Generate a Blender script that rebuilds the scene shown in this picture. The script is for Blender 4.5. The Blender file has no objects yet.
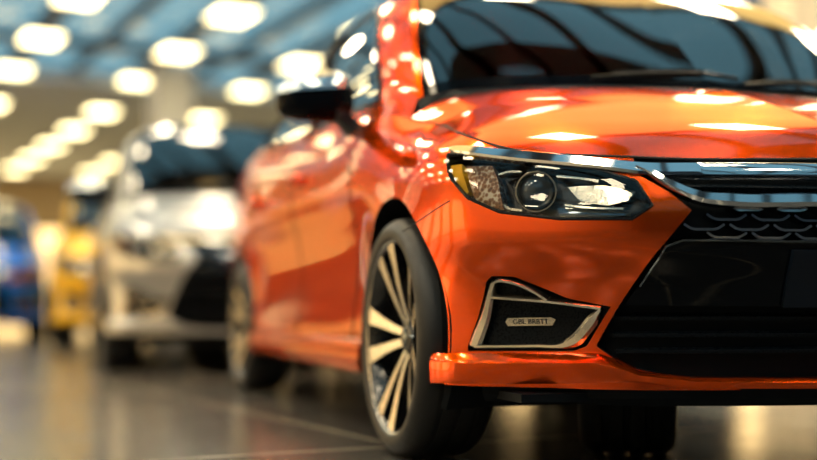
import bpy, bmesh, math, random
import numpy as np
from mathutils import Vector, Matrix
from mathutils.bvhtree import BVHTree

# ---------------------------------------------------------------- splines and patches
def spline(T, P, t):
    """cubic Hermite through points P at knots T, evaluated at t (arrays)"""
    T = np.asarray(T, float); P = np.asarray(P, float)
    if P.ndim == 1: P = P[:, None]
    n = len(T)
    d = (P[1:] - P[:-1]) / (T[1:] - T[:-1])[:, None]
    h = T[1:] - T[:-1]
    m = np.zeros_like(P)
    m[0] = d[0]; m[-1] = d[-1]
    for i in range(1, n - 1):
        m[i] = (d[i - 1] * h[i] + d[i] * h[i - 1]) / (h[i] + h[i - 1])
    t = np.clip(np.asarray(t, float), T[0], T[-1])
    k = np.clip(np.searchsorted(T, t, 'right') - 1, 0, n - 2)
    s = ((t - T[k]) / h[k])[:, None]; hk = h[k][:, None]
    return ((2*s**3 - 3*s**2 + 1) * P[k] + (s**3 - 2*s**2 + s) * hk * m[k]
            + (-2*s**3 + 3*s**2) * P[k + 1] + (s**3 - s**2) * hk * m[k + 1])

def chord(P):
    P = np.asarray(P, float)
    return np.concatenate([[0], np.cumsum(np.linalg.norm(P[1:] - P[:-1], axis=1))])

def curve(P, n):
    """n points evenly spaced by chord along a smooth curve through P"""
    P = np.asarray(P, float); T = chord(P)
    q = spline(T, P, np.linspace(0, T[-1], 400)); L = chord(q)
    t = np.interp(np.linspace(0, L[-1], n), L, np.linspace(0, T[-1], 400))
    return spline(T, P, t)

def coons(c0, c1, d0, d1):
    """c0,c1: curves along a (nb=0 and nb=1); d0,d1: curves along b (na=0, na=1). returns (na,nb,3)"""
    na, nb = len(c0), len(d0)
    a = np.linspace(0, 1, na)[:, None, None]; b = np.linspace(0, 1, nb)[None, :, None]
    L = (1 - b) * c0[:, None] + b * c1[:, None]
    M = (1 - a) * d0[None] + a * d1[None]
    B = ((1-a)*(1-b)*c0[0] + a*(1-b)*c0[-1] + (1-a)*b*c1[0] + a*b*c1[-1])
    return L + M - B

def grid_normals(P):
    du = np.gradient(P, axis=0); dv = np.gradient(P, axis=1)
    N = np.cross(du, dv)
    return N / np.maximum(np.linalg.norm(N, axis=2, keepdims=True), 1e-9)

# ---------------------------------------------------------------- car lower body: plan curve x height levels  (s outboard, y back, z up)
PLAN = [(0,-.87),(.2,-.865),(.4,-.838),(.58,-.785),(.72,-.695),(.83,-.565),(.90,-.43),(.935,-.28),(.945,0),(.94,.4),
        (.937,1.0),(.937,1.6),(.94,2.35),(.945,2.9),(.93,3.25),(.88,3.55),(.75,3.75),(.5,3.83),(0,3.86)]
KEYS = {  # station -> (z levels, insets)
 0:([.22,.30,.38,.47,.56,.64,.70,.735,.757],[.075,.06,.045,.02,.0,.01,.03,.05,.075]),
 3:([.22,.30,.38,.47,.545,.62,.68,.72,.752],[.10,.095,.085,.052,.006,.0,.018,.038,.07]),
 5:([.22,.30,.38,.47,.555,.63,.69,.745,.785],[.09,.088,.085,.058,.007,.0,.014,.032,.06]),
 6:([.22,.31,.40,.49,.58,.66,.73,.785,.825],[.03,.028,.03,.025,.003,.0,.01,.035,.075]),
 8:([.22,.32,.42,.52,.62,.72,.80,.87,.925],[.02,.01,.005,.0,.0,.005,.02,.06,.14]),
 9:([.22,.33,.44,.56,.67,.78,.87,.95,1.01],[.03,.015,.02,.025,.015,.0,.01,.035,.085]),
 10:([.22,.33,.45,.57,.68,.79,.885,.975,1.05],[.03,.02,.035,.04,.025,.0,.008,.035,.075]),
 12:([.22,.33,.45,.57,.69,.81,.93,1.04,1.135],[.03,.02,.03,.03,.02,.0,.008,.035,.08]),
 13:([.22,.33,.45,.57,.70,.83,.96,1.08,1.18],[.02,.01,.005,.0,.0,.0,.012,.04,.09]),
 15:([.22,.33,.45,.57,.70,.83,.96,1.08,1.18],[.04,.02,.01,.0,.0,.0,.01,.03,.08]),
 18:([.22,.33,.45,.57,.70,.83,.96,1.07,1.16],[.06,.03,.01,.0,.0,.01,.02,.04,.09]),
}
plan = np.array(PLAN); UT = chord(plan); ULEN = UT[-1]
NL = 9
def body_grid(nu=560, nv=84):
    U = np.linspace(0, ULEN, nu)
    pl = spline(UT, plan, U)
    tg = np.gradient(pl, axis=0); tg /= np.linalg.norm(tg, axis=1, keepdims=True)
    nr = np.stack([tg[:, 1], -tg[:, 0]], 1)          # outward
    nr[0] = (0, -1); nr[-1] = (0, 1)
    ks = sorted(KEYS); kt = [UT[k] for k in ks]
    Z = spline(kt, np.array([KEYS[k][0] for k in ks]), U)
    D = spline(kt, np.array([KEYS[k][1] for k in ks]), U)
    V = np.linspace(0, NL - 1, nv)
    P = np.zeros((nu, nv, 3))
    for i in range(nu):
        zz = spline(np.arange(NL), Z[i], V)[:, 0]; dd = spline(np.arange(NL), D[i], V)[:, 0]
        P[i, :, 0] = pl[i, 0] - nr[i, 0] * dd
        P[i, :, 1] = pl[i, 1] - nr[i, 1] * dd
        P[i, :, 2] = zz
    P[0, :, 0] = 0; P[-1, :, 0] = 0
    return U, P
BU, BP = body_grid()
BN = grid_normals(BP)
if BN[100, 40, 0] < 0 and BP[100, 40, 0] > .3: BN = -BN
def u_of_y(y):   # on the flank
    k = np.argmin(np.abs(UT - UT[7]));
    m = (BU > UT[5]) & (BU < UT[15])
    return float(np.interp(y, spline(UT, plan, BU[m])[:, 1], BU[m]))
def surf(u, z):
    """point and outward normal of the lower body at (u, z), in (s,y,z)"""
    f = np.clip(u / ULEN * (len(BU) - 1), 0, len(BU) - 1.001); i = int(f); f -= i
    out = []
    for k in (i, i + 1):
        col = BP[k, :, 2]
        out.append((np.array([np.interp(z, col, BP[k, :, c]) for c in range(3)]),
                    np.array([np.interp(z, col, BN[k, :, c]) for c in range(3)])))
    p = out[0][0] * (1 - f) + out[1][0] * f
    n = out[0][1] * (1 - f) + out[1][1] * f
    return p, n / np.linalg.norm(n)

# ---------------------------------------------------------------- scene helpers
SC = bpy.context.scene
COL = SC.collection
random.seed(7)

def in_poly(x, y, poly):
    x = np.asarray(x); y = np.asarray(y); r = np.zeros(x.shape, bool)
    n = len(poly)
    for a in range(n):
        x1, y1 = poly[a]; x2, y2 = poly[(a + 1) % n]
        if y1 == y2: continue
        c = ((y1 > y) != (y2 > y)) & (x < (x2 - x1) * (y - y1) / (y2 - y1) + x1)
        r ^= c
    return r

def nearest_on(poly, q):
    best = None
    for a in range(len(poly)):
        A = np.array(poly[a]); B = np.array(poly[(a + 1) % len(poly)]); e = B - A
        t = np.clip(((q - A) @ e) / max(e @ e, 1e-12), 0, 1); p = A + t * e
        d = np.linalg.norm(p - q)
        if best is None or d < best[0]: best = (d, p)
    return best

def cell_mask(C, poly):
    cc = (C[:-1, :-1] + C[1:, :-1] + C[1:, 1:] + C[:-1, 1:]) / 4
    return in_poly(cc[..., 0], cc[..., 1], poly)

def snap(P, N, C, mask, poly):
    """move the grid vertices on the rim of mask onto the outline poly"""
    nu, nv = P.shape[:2]
    cnt = np.zeros((nu, nv), int); tot = np.zeros((nu, nv), int)
    for a in (0, 1):
        for b in (0, 1):
            cnt[a:nu-1+a, b:nv-1+b] += mask; tot[a:nu-1+a, b:nv-1+b] += 1
    rim = np.argwhere((cnt > 0) & (cnt < tot))
    Pi, Pj = np.gradient(P, axis=0), np.gradient(P, axis=1)
    Ci, Cj = np.gradient(C, axis=0), np.gradient(C, axis=1)
    P2, C2 = P.copy(), C.copy()
    for i, j in rim:
        d, q = nearest_on(poly, C[i, j])
        J = np.array([Ci[i, j], Cj[i, j]]).T
        if abs(np.linalg.det(J)) < 1e-12: continue
        s = np.linalg.solve(J, q - C[i, j])
        if np.max(np.abs(s)) > 1.3: continue
        P2[i, j] = P[i, j] + s[0] * Pi[i, j] + s[1] * Pj[i, j]
        C2[i, j] = q
    P[:] = P2; C[:] = C2

def make(name, V, F, mats, parent=None, N=None, smooth=True, midx=None, angle=None):
    V = np.asarray(V, float)
    if N is not None:
        N = np.asarray(N, float)
        F2 = []
        for f in F:
            a, b, c = V[f[0]], V[f[1]], V[f[2]]
            g = np.cross(c - a, V[f[-1]] - b) if len(f) > 3 else np.cross(b - a, c - a)
            F2.append(f if g @ sum(N[k] for k in f) >= 0 else tuple(reversed(f)))
        F = F2
    me = bpy.data.meshes.new(name)
    me.from_pydata([tuple(v) for v in V], [], [tuple(int(k) for k in f) for f in F])
    for m in (mats if isinstance(mats, (list, tuple)) else [mats]): me.materials.append(m)
    if midx is not None: me.polygons.foreach_set('material_index', np.asarray(midx, np.int32))
    me.polygons.foreach_set('use_smooth', np.full(len(me.polygons), smooth))
    me.update()
    if N is None:
        bm = bmesh.new(); bm.from_mesh(me); bmesh.ops.recalc_face_normals(bm, faces=bm.faces[:]); bm.to_mesh(me); bm.free()
        if smooth and angle is None: angle = 40
    if angle is not None:
        try: me.set_sharp_from_angle(angle=math.radians(angle))
        except Exception: pass
    if N is not None and smooth:
        n = np.linalg.norm(N, axis=1, keepdims=True); n[n == 0] = 1
        me.normals_split_custom_set_from_vertices([tuple(x) for x in N / n])
    o = bpy.data.objects.new(name, me); COL.objects.link(o)
    if parent is not None: o.parent = parent
    return o

class MB:
    """collects shapes, builds one mesh"""
    def __init__(s): s.V = []; s.F = []; s.M = []
    def add(s, V, F, m=0):
        o = len(s.V); s.V += [tuple(v) for v in V]; s.F += [tuple(k + o for k in f) for f in F]; s.M += [m] * len(F); return s
    def box(s, a, b, m=0):
        (x0, y0, z0), (x1, y1, z1) = a, b
        V = [(x0,y0,z0),(x1,y0,z0),(x1,y1,z0),(x0,y1,z0),(x0,y0,z1),(x1,y0,z1),(x1,y1,z1),(x0,y1,z1)]
        return s.add(V, [(0,3,2,1),(4,5,6,7),(0,1,5,4),(1,2,6,5),(2,3,7,6),(3,0,4,7)], m)
    def rings(s, R, m=0, closed=True, caps=True):
        R = np.asarray(R); n, k = R.shape[:2]
        F = [(i*k+j, i*k+(j+1) % k, (i+1)*k+(j+1) % k, (i+1)*k+j) for i in range(n-1) for j in range(k if closed else k-1)]
        if caps: F += [tuple(range(k)), tuple((n-1)*k + j for j in reversed(range(k)))]
        return s.add(R.reshape(-1, 3), F, m)
    def tube(s, P, r, n=8, m=0):
        P = np.asarray(P, float); T = np.gradient(P, axis=0); T /= np.maximum(np.linalg.norm(T, axis=1, keepdims=True), 1e-9)
        R = []; up = np.array([0, 0, 1.]) if abs(T[0][2]) < .9 else np.array([1., 0, 0])
        rr = np.broadcast_to(r, (len(P),))
        for p, t, q in zip(P, T, rr):
            a = np.cross(t, up); a /= np.linalg.norm(a); b = np.cross(a, t); up = b
            R.append([p + q * (math.cos(w) * a + math.sin(w) * b) for w in np.linspace(0, 2*math.pi, n, endpoint=False)])
        return s.rings(R, m)
    def lathe(s, prof, n=64, m=0, axis='x', close=False):
        """prof: list of (axial, radius)"""
        R = []
        for w in np.linspace(0, 2*math.pi, n, endpoint=False):
            R.append([(a, r*math.cos(w), r*math.sin(w)) for a, r in prof])
        R = np.array(R); k = len(prof)
        F = [(i*k+j, ((i+1) % n)*k+j, ((i+1) % n)*k+(j+1) % k, i*k+(j+1) % k) for i in range(n) for j in range(k if close else k-1)]
        if axis == 'y': R = R[..., [1, 0, 2]]
        if axis == 'z': R = R[..., [1, 2, 0]]
        return s.add(R.reshape(-1, 3), F, m)
    def xf(s, M, start=0):
        for i in range(start, len(s.V)): s.V[i] = tuple(M @ Vector(s.V[i]))
        return s
    def build(s, name, mats, parent=None, smooth=True, angle=35):
        return make(name, s.V, s.F, mats, parent, None, smooth, s.M, angle)

def tag(o, label=None, cat=None, group=None, kind=None):
    if label: o['label'] = label
    if cat: o['category'] = cat
    if group: o['group'] = group
    if kind: o['kind'] = kind
    return o

def empty(name, loc=(0,0,0), rz=0):
    o = bpy.data.objects.new(name, None); COL.objects.link(o); o.location = loc; o.rotation_euler = (0, 0, rz); o.empty_display_size = .2
    return o

# ---------------------------------------------------------------- materials
def mat(name, col, rough=.5, metal=0, coat=0, coat_rough=.03, spec=.5, emit=None, strength=0, ior=1.5):
    m = bpy.data.materials.new(name); m.use_nodes = True
    b = m.node_tree.nodes['Principled BSDF']
    b.inputs['Base Color'].default_value = (*col, 1); b.inputs['Roughness'].default_value = rough
    b.inputs['Metallic'].default_value = metal; b.inputs['Coat Weight'].default_value = coat
    b.inputs['Coat Roughness'].default_value = coat_rough; b.inputs['Specular IOR Level'].default_value = spec
    b.inputs['IOR'].default_value = ior
    if emit: b.inputs['Emission Color'].default_value = (*emit, 1); b.inputs['Emission Strength'].default_value = strength
    return m

def noise_rough(m, scale, lo, hi, bump=0, mapping=None):
    nt = m.node_tree; b = nt.nodes['Principled BSDF']
    tc = nt.nodes.new('ShaderNodeTexCoord'); n = nt.nodes.new('ShaderNodeTexNoise'); n.inputs['Scale'].default_value = scale; n.inputs['Detail'].default_value = 4
    nt.links.new(tc.outputs['Object'], n.inputs['Vector'])
    r = nt.nodes.new('ShaderNodeMapRange'); r.inputs['To Min'].default_value = lo; r.inputs['To Max'].default_value = hi
    nt.links.new(n.outputs['Fac'], r.inputs['Value']); nt.links.new(r.outputs['Result'], b.inputs['Roughness'])
    if bump:
        bp = nt.nodes.new('ShaderNodeBump'); bp.inputs['Strength'].default_value = bump; bp.inputs['Distance'].default_value = .002
        nt.links.new(n.outputs['Fac'], bp.inputs['Height']); nt.links.new(bp.outputs['Normal'], b.inputs['Normal'])
    return m

def paint(name, col, metal=.6, rough=.28, tint=(1, 1, 1, 1)):
    m = mat(name, col, rough, metal, coat=.9, coat_rough=.02)
    m.node_tree.nodes['Principled BSDF'].inputs['Coat IOR'].default_value = 1.4; m.node_tree.nodes['Principled BSDF'].inputs['Specular IOR Level'].default_value = .05; m.node_tree.nodes['Principled BSDF'].inputs['Specular Tint'].default_value = tint
    return m

def glass(name, tint, ior=1.5, rough=0.0, boost=1.0, mixin=0.0):
    """thin pane: clear film tinted by tint, mirror by fresnel"""
    m = bpy.data.materials.new(name); m.use_nodes = True; nt = m.node_tree; nt.nodes.clear()
    o = nt.nodes.new('ShaderNodeOutputMaterial'); mx = nt.nodes.new('ShaderNodeMixShader')
    t = nt.nodes.new('ShaderNodeBsdfTransparent'); t.inputs[0].default_value = (*tint, 1)
    g = nt.nodes.new('ShaderNodeBsdfGlossy'); g.inputs['Roughness'].default_value = rough
    lw = nt.nodes.new('ShaderNodeFresnel'); lw.inputs['IOR'].default_value = ior
    ma = nt.nodes.new('ShaderNodeMath'); ma.operation = 'MULTIPLY_ADD'; ma.inputs[1].default_value = boost; ma.inputs[2].default_value = mixin; ma.use_clamp = True
    nt.links.new(lw.outputs[0], ma.inputs[0]); nt.links.new(ma.outputs[0], mx.inputs[0])
    nt.links.new(t.outputs[0], mx.inputs[1]); nt.links.new(g.outputs[0], mx.inputs[2]); nt.links.new(mx.outputs[0], o.inputs[0])
    return m

M = {}
M['orange'] = paint('orange_paint', (.82, .085, .002), metal=.92, rough=.22, tint=(1, .42, .03, 1))
M['silver'] = paint('silver_paint', (.52, .51, .49), metal=.75, rough=.3)
M['yellow'] = paint('yellow_paint', (.95, .52, .01), metal=.0, rough=.35)
M['blue'] = paint('blue_paint', (.01, .20, .98), metal=.1, rough=.3)
M['black'] = noise_rough(mat('black_plastic', (.0035, .0055, .0085), .3, spec=.12), 200, .22, .34)
M['gloss'] = mat('piano_black', (.002, .003, .005), .06, spec=.12)
M['matte'] = noise_rough(mat('matt_black_plastic', (.0035, .005, .007), .6, spec=.1), 80, .5, .7)
M['seam'] = mat('seam_black', (.002, .002, .002), .7)
M['rubber'] = noise_rough(mat('tyre_rubber', (.008, .008, .0085), .55), 60, .42, .62, .1)
M['chrome'] = mat('bright_chrome', (.55, .58, .62), .08, 1)
M['satin'] = noise_rough(mat('satin_chrome', (.72, .66, .56), .24, 1), 40, .2, .3)
M['darkchrome'] = mat('dark_chrome', (.16, .19, .22), .1, 1)
M['alloy'] = noise_rough(mat('machined_alloy', (.80, .76, .70), .25, 1), 50, .2, .3)
M['alloydark'] = mat('alloy_black', (.008, .008, .009), .25, coat=.5)
M['steel'] = noise_rough(mat('brake_steel', (.22, .2, .18), .4, 1), 30, .3, .5)
M['windscreen'] = glass('windscreen_glass', (.22, .27, .27), ior=1.6, boost=1.5, mixin=.08)
M['sideglass'] = glass('side_glass', (.09, .11, .11), ior=1.6, boost=1.6, mixin=.08)
M['lens'] = glass('lamp_lens', (.93, .95, .96), ior=1.45)
M['amber'] = mat('amber_reflector', (.95, .50, .02), .25, coat=.8)
M['redlens'] = mat('red_lens', (.5, .01, .008), .2, coat=.8)
M['orangelens'] = mat('orange_red_lens', (.85, .16, .04), .3, coat=.8)
M['housing'] = mat('lamp_housing', (.012, .012, .013), .25)
M['reflector'] = noise_rough(mat('lamp_reflector', (.62, .56, .46), .2, 1), 60, .1, .35, .4)
M['cloth'] = noise_rough(mat('seat_cloth', (.022, .022, .024), .8), 300, .7, .95, .3)
M['dash'] = noise_rough(mat('dashboard_vinyl', (.014, .015, .016), .6), 150, .5, .7, .2)
M['plate'] = mat('plate_blue_black', (.006, .010, .018), .35, spec=.15)
M['cap'] = mat('mirror_cap_sky_reflection', (.55, .62, .68), .12, .9, coat=.5)  # black gloss cap, sky reflection put into its silver-blue colour
M['mirror'] = mat('mirror_silvering', (.9, .9, .9), .01, 1)
def side_lamp():
    m = mat('ribbed_side_lamp', (.4, .33, .24), .3, .7); nt = m.node_tree; b = nt.nodes['Principled BSDF']
    tc = nt.nodes.new('ShaderNodeTexCoord'); v = nt.nodes.new('ShaderNodeTexVoronoi'); v.inputs['Scale'].default_value = 110
    r = nt.nodes.new('ShaderNodeValToRGB'); r.color_ramp.elements[0].color = (.06, .04, .03, 1); r.color_ramp.elements[1].color = (.62, .52, .38, 1)
    e = r.color_ramp.elements.new(.55); e.color = (.28, .13, .06, 1)
    nt.links.new(tc.outputs['Object'], v.inputs['Vector']); nt.links.new(v.outputs['Distance'], r.inputs['Fac']); nt.links.new(r.outputs[0], b.inputs['Base Color'])
    r.color_ramp.elements[2].position = .8
    return m
M['sidelamp'] = side_lamp()

# ---------------------------------------------------------------- car: outlines on the lower body, (u, z)
YU = u_of_y
WB = 2.9                                   # wheelbase
WR, ZR = .33, .33
def arch(yc, r, n=48):
    return [(YU(yc + r*math.cos(w)), ZR + r*math.sin(w)) for w in np.linspace(-.5, math.pi + .5, n)] + [(YU(yc - r*.95), -.2), (YU(yc + r*.95), -.2)]
ARCH_F, ARCH_R = arch(0, .385), arch(WB, .385)
HEAD = [(1.158, .795), (1.10, .79), (1.044, .782), (.834, .744), (.687, .722), (.60, .694), (.564, .637), (.61, .607), (.771, .611), (.929, .634), (1.03, .674), (1.11, .735)]
GRILLE = [(.605, .735), (.590, .705), (.525, .668), (.478, .626), (.559, .527), (.642, .416), (.708, .321), (.62, .272), (.45, .246), (-.1, .24), (-.1, .9), (.61, .9)]
FOG = [(1.068, .305), (1.008, .472), (.990, .486), (.926, .484), (.852, .457), (.785, .432), (.665, .412), (.735, .320), (.778, .308)]
BUMPER = [(-.1, -.1), (1.5, -.1), (1.36, .615), (1.289, .625), (1.188, .648), (1.085, .676), (1.05, .70), (1.05, 1.2), (-.1, 1.2)]
D1, D2, D3 = YU(.52), YU(1.52), YU(2.42)
FDOOR = [(D1 + .02, .30), (D1 - .03, .55), (D1 - .02, .8), (D1 + .03, 1.2), (D2, 1.2), (D2, .30)]
RDOOR = [(D2, .30), (D2, 1.2), (D3 + .12, 1.2), (D3 + .1, .85), (D3 - .1, .62), (D3 - .22, .30)]
TAIL0 = ULEN - .78
TAILLAMP = [(TAIL0, .80), (TAIL0 + .02, .93), (ULEN - .35, .93), (ULEN - .3, .82)]

C = np.stack([np.broadcast_to(BU[:, None], BP.shape[:2]), BP[..., 2]], -1).copy()
P, N = BP.copy(), BN.copy()
region = np.zeros((P.shape[0] - 1, P.shape[1] - 1), int); MASKS = {}
for rid, poly in ((1, BUMPER), (4, GRILLE), (6, FDOOR), (7, RDOOR), (2, HEAD), (3, FOG), (8, TAILLAMP), (5, ARCH_F), (5, ARCH_R)):
    m = cell_mask(C, poly); MASKS[id(poly)] = m
    region[m] = rid
for rid, poly in ((1, BUMPER), (6, FDOOR), (7, RDOOR), (4, GRILLE), (2, HEAD), (3, FOG), (8, TAILLAMP), (5, ARCH_F), (5, ARCH_R)):
    snap(P, N, C, MASKS[id(poly)], poly)

def grid_part(P, N, mask, off=0., skirt=0.):
    """faces of a masked grid, moved off along the normal; open rims get walls skirt deep"""
    nu, nv = P.shape[:2]
    ids = -np.ones((nu, nv), int); F = []
    cells = np.argwhere(mask)
    used = np.zeros((nu, nv), bool)
    for i, j in cells: used[i:i+2, j:j+2] = True
    ids[used] = np.arange(used.sum())
    V = P[used] + N[used] * off; NN = N[used].copy()
    E = {}
    for i, j in cells:
        f = (ids[i, j], ids[i+1, j], ids[i+1, j+1], ids[i, j+1]); F.append(f)
        for a in range(4):
            e = (f[a], f[(a+1) % 4]); k = tuple(sorted(e)); E[k] = E.get(k, 0) + 1
    if skirt:
        V = list(V); base = {}; NN = list(NN); M0 = len(V)
        for (a, b), c in E.items():
            if c != 1: continue
            if abs(V[a][0]) < 1e-6 and abs(V[b][0]) < 1e-6: continue
            q = []
            for k in (a, b):
                if k not in base:
                    base[k] = (len(V), len(V) + 1)
                    V.append(V[k]); NN.append(np.array([0, 0, 0.])); V.append(np.array(V[k]) - NN[k] * skirt); NN.append(np.array([0, 0, 0.]))
                q.append(base[k])
            F.append((q[0][0], q[1][0], q[1][1], q[0][1]))
        V = np.array(V)
        G = np.zeros_like(V)
        for f in F[len(cells):]:
            g = np.cross(V[f[1]] - V[f[0]], V[f[3]] - V[f[0]])
            for k in f: G[k] += g
        NN = np.array(NN); NN[M0:] = G[M0:]
    return np.array(V), np.array(NN), F

def to_side(V, N, side):
    V = V.copy(); N = N.copy(); V[:, 0] *= side; N[:, 0] *= side
    return V, N
def both(V, N, F):
    a, b = to_side(V, N, -1), to_side(V, N, 1); n = len(V)
    return np.vstack([a[0], b[0]]), np.vstack([a[1], b[1]]), list(F) + [tuple(k + n for k in f) for f in F]

# top patches -------------------------------------------------
def topcurve(u0, u1, n):
    us = np.linspace(u0, u1, n)
    return np.array([[np.interp(u, BU, BP[:, -1, c]) for c in range(3)] for u in us])
U_C, U_W = 1.05, YU(.2) 
H_front = topcurve(0, U_C, 50)
H_side = topcurve(U_C, U_W, 40)
H_rear = curve([(0,-.12,1.04),(.4,-.065,1.038),(.66,.06,1.03),(.755,.13,1.015), H_side[-1]], 50)
H_ctr = curve([tuple(H_front[0]),(0,-.70,.825),(0,-.5,.91),(0,-.3,.982),(0,-.12,1.04)], 40)
hood = coons(H_front, H_rear, H_ctr, H_side)
na, nb = hood.shape[:2]
A_, B_ = np.meshgrid(np.linspace(0, 1, na), np.linspace(0, 1, nb), indexing='ij')
sm = lambda x: np.clip(x, 0, 1)**2 * (3 - 2*np.clip(x, 0, 1))
hood[..., 2] += .006 * sm((1 - A_) / (.10 + .30*(1 - B_))) * sm(B_ / .35) * sm((1.0 - B_) / .10 + .25)* (1-sm((B_-.93)/.07))
hoodN = grid_normals(hood); hoodN *= np.sign(hoodN[..., 2:3] + 1e-9)

W_base = curve([(0,-.085,1.055),(.4,-.03,1.053),(.64,.075,1.05),(.75,.15,1.045),(.80,.22,1.035)], 40)
W_top = curve([(0,.60,1.555),(.35,.635,1.548),(.55,.69,1.535),(.65,.76,1.515)], 40)
W_side = curve([(.80,.22,1.035),(.785,.32,1.19),(.755,.44,1.335),(.71,.585,1.445),(.65,.76,1.515)], 40)
W_ctr = curve([(0,-.085,1.055),(0,.14,1.25),(0,.37,1.42),(0,.60,1.555)], 40)
wind = coons(W_base, W_top, W_ctr, W_side)
windN = grid_normals(wind); windN *= np.sign(-windN[..., 1:2] + 1e-9)

R_rail = curve([(.65,.76,1.515),(.665,1.2,1.555),(.665,1.8,1.56),(.65,2.3,1.525),(.61,2.6,1.47)], 60)
R_ctr = curve([(0,.60,1.555),(0,.95,1.60),(0,1.6,1.62),(0,2.2,1.59),(0,2.65,1.525)], 60)
R_back = curve([(0,2.65,1.525),(.35,2.635,1.512),(.61,2.6,1.47)], 40)
roof = coons(W_top, R_back, R_ctr, R_rail)
roofN = grid_normals(roof); roofN *= np.sign(roofN[..., 2:3] + 1e-9)

U_B = YU(3.3)
G_rear = curve([(.61,2.6,1.47),(.70,2.93,1.35),(.80,3.22,1.23), tuple(topcurve(U_B, U_B, 1)[0])], 70)
B_base = curve([(0,3.28,1.24),(.4,3.26,1.24),(.80,3.22,1.23)], 40)
B_side = curve([(.61,2.6,1.47),(.70,2.93,1.35),(.80,3.22,1.23)], 40)
B_ctr = curve([(0,2.65,1.525),(0,2.95,1.41),(0,3.28,1.24)], 40)
rearg = coons(R_back, B_base, B_ctr, B_side)
reargN = grid_normals(rearg); reargN *= np.sign(reargN[..., 2:3] + 1e-9)
# deck lid
T_side = topcurve(U_B, ULEN - .85, 30)
T_back = topcurve(ULEN - .85, ULEN, 40)[::-1]
T_front = curve([(0,3.285,1.235),(.5,3.265,1.235),(.80,3.23,1.225), tuple(T_side[0])], 40)
T_ctr = curve([(0,3.285,1.235),(0,3.5,1.225),tuple(T_back[0])], 30)
deck = coons(T_front, T_back, T_ctr, T_side)
deckN = grid_normals(deck); deckN *= np.sign(deckN[..., 2:3] + 1e-9)
# greenhouse flank: a along y, b belt -> rail
G_belt = topcurve(U_W, U_B, 200)
G_front = curve([tuple(G_belt[0]),(.80,.22,1.035),(.785,.32,1.19),(.755,.44,1.335),(.71,.585,1.445),(.65,.76,1.515)], 70)
G_top = curve([tuple(p) for p in R_rail[::6]] + [tuple(R_rail[-1])], 200)
green = coons(G_belt, G_top, G_front, G_rear[::-1])
bulge = np.sin(np.linspace(0, 1, 70) * math.pi)[None, :] * np.sin(np.clip(np.linspace(0, 1, 200)*6, 0, math.pi/2))[:, None]
green[..., 0] += .018 * bulge
greenN = grid_normals(green); greenN *= np.sign(greenN[..., 0:1] + 1e-9)
greenC = green[..., 1:].copy()
DLO_F = [(.52, 1.075), (.60, 1.22), (.72, 1.36), (.86, 1.455), (1.02, 1.497), (1.25, 1.512), (1.52, 1.515), (1.50, 1.115)]
DLO_R = [(1.60, 1.125), (1.62, 1.515), (1.9, 1.513), (2.2, 1.49), (2.42, 1.44), (2.66, 1.32), (2.76, 1.24), (2.74, 1.205)]
gm1, gm2 = cell_mask(greenC, DLO_F), cell_mask(greenC, DLO_R)
snap(green, greenN, greenC, gm1, DLO_F); snap(green, greenN, greenC, gm2, DLO_R)

# ---------------------------------------------------------------- features laid on the body surface
def uvpath(pts, n=40):
    pts = np.array(pts, float)
    return curve(np.c_[pts, np.zeros(len(pts))], n)[:, :2]
def polypath(pts, step=.01):
    out = []
    for a in range(len(pts) - 1):
        p, q = np.array(pts[a]), np.array(pts[a+1]); k = max(1, int(np.linalg.norm(q - p) / step))
        out += [p + (q - p) * t / k for t in range(k)]
    out.append(np.array(pts[-1])); return np.array(out)
def ribbon(mb, uv, w, h, base=0., bev=.3, m=0):
    """raised moulding along a path on the body: width w, height h"""
    Pn = [surf(*q) for q in uv]; Pp = np.array([p for p, n in Pn]); T = np.gradient(Pp, axis=0)
    ww = np.broadcast_to(w, (len(uv),)); R = []
    for (p, n), t, wd in zip(Pn, T, ww):
        b = np.cross(n, t); b /= np.linalg.norm(b)
        R.append([p + b*wd*k + n*hh for k, hh in ((-.5, base - .012), (-.5, base + h*.4), (-.5 + bev*.5, base + h), (.5 - bev*.5, base + h), (.5, base + h*.4), (.5, base - .012))])
    return mb.rings(R, m)
def sweep(mb, us, prof, m=0):
    """prof(u) -> list of (outward, z) at u; outward measured in plan from the body at z of reference"""
    R = []
    for u in us:
        pr, zr = prof(u); p, n = surf(u, zr); n = np.array([n[0], n[1], 0]); n /= np.linalg.norm(n)
        if u == 0: n = np.array([0, -1., 0])
        R.append([(p[0] + n[0]*o, p[1] + n[1]*o, z) for o, z in pr])
    return mb.rings(R, m)
def seam(mb, uv, r=.0035):
    Q = []
    for u, z in uv:
        p, n = surf(u, z); Q.append(p - n*r*.35)
    return mb.tube(Q, r, 6)
from mathutils.geometry import delaunay_2d_cdt
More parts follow.
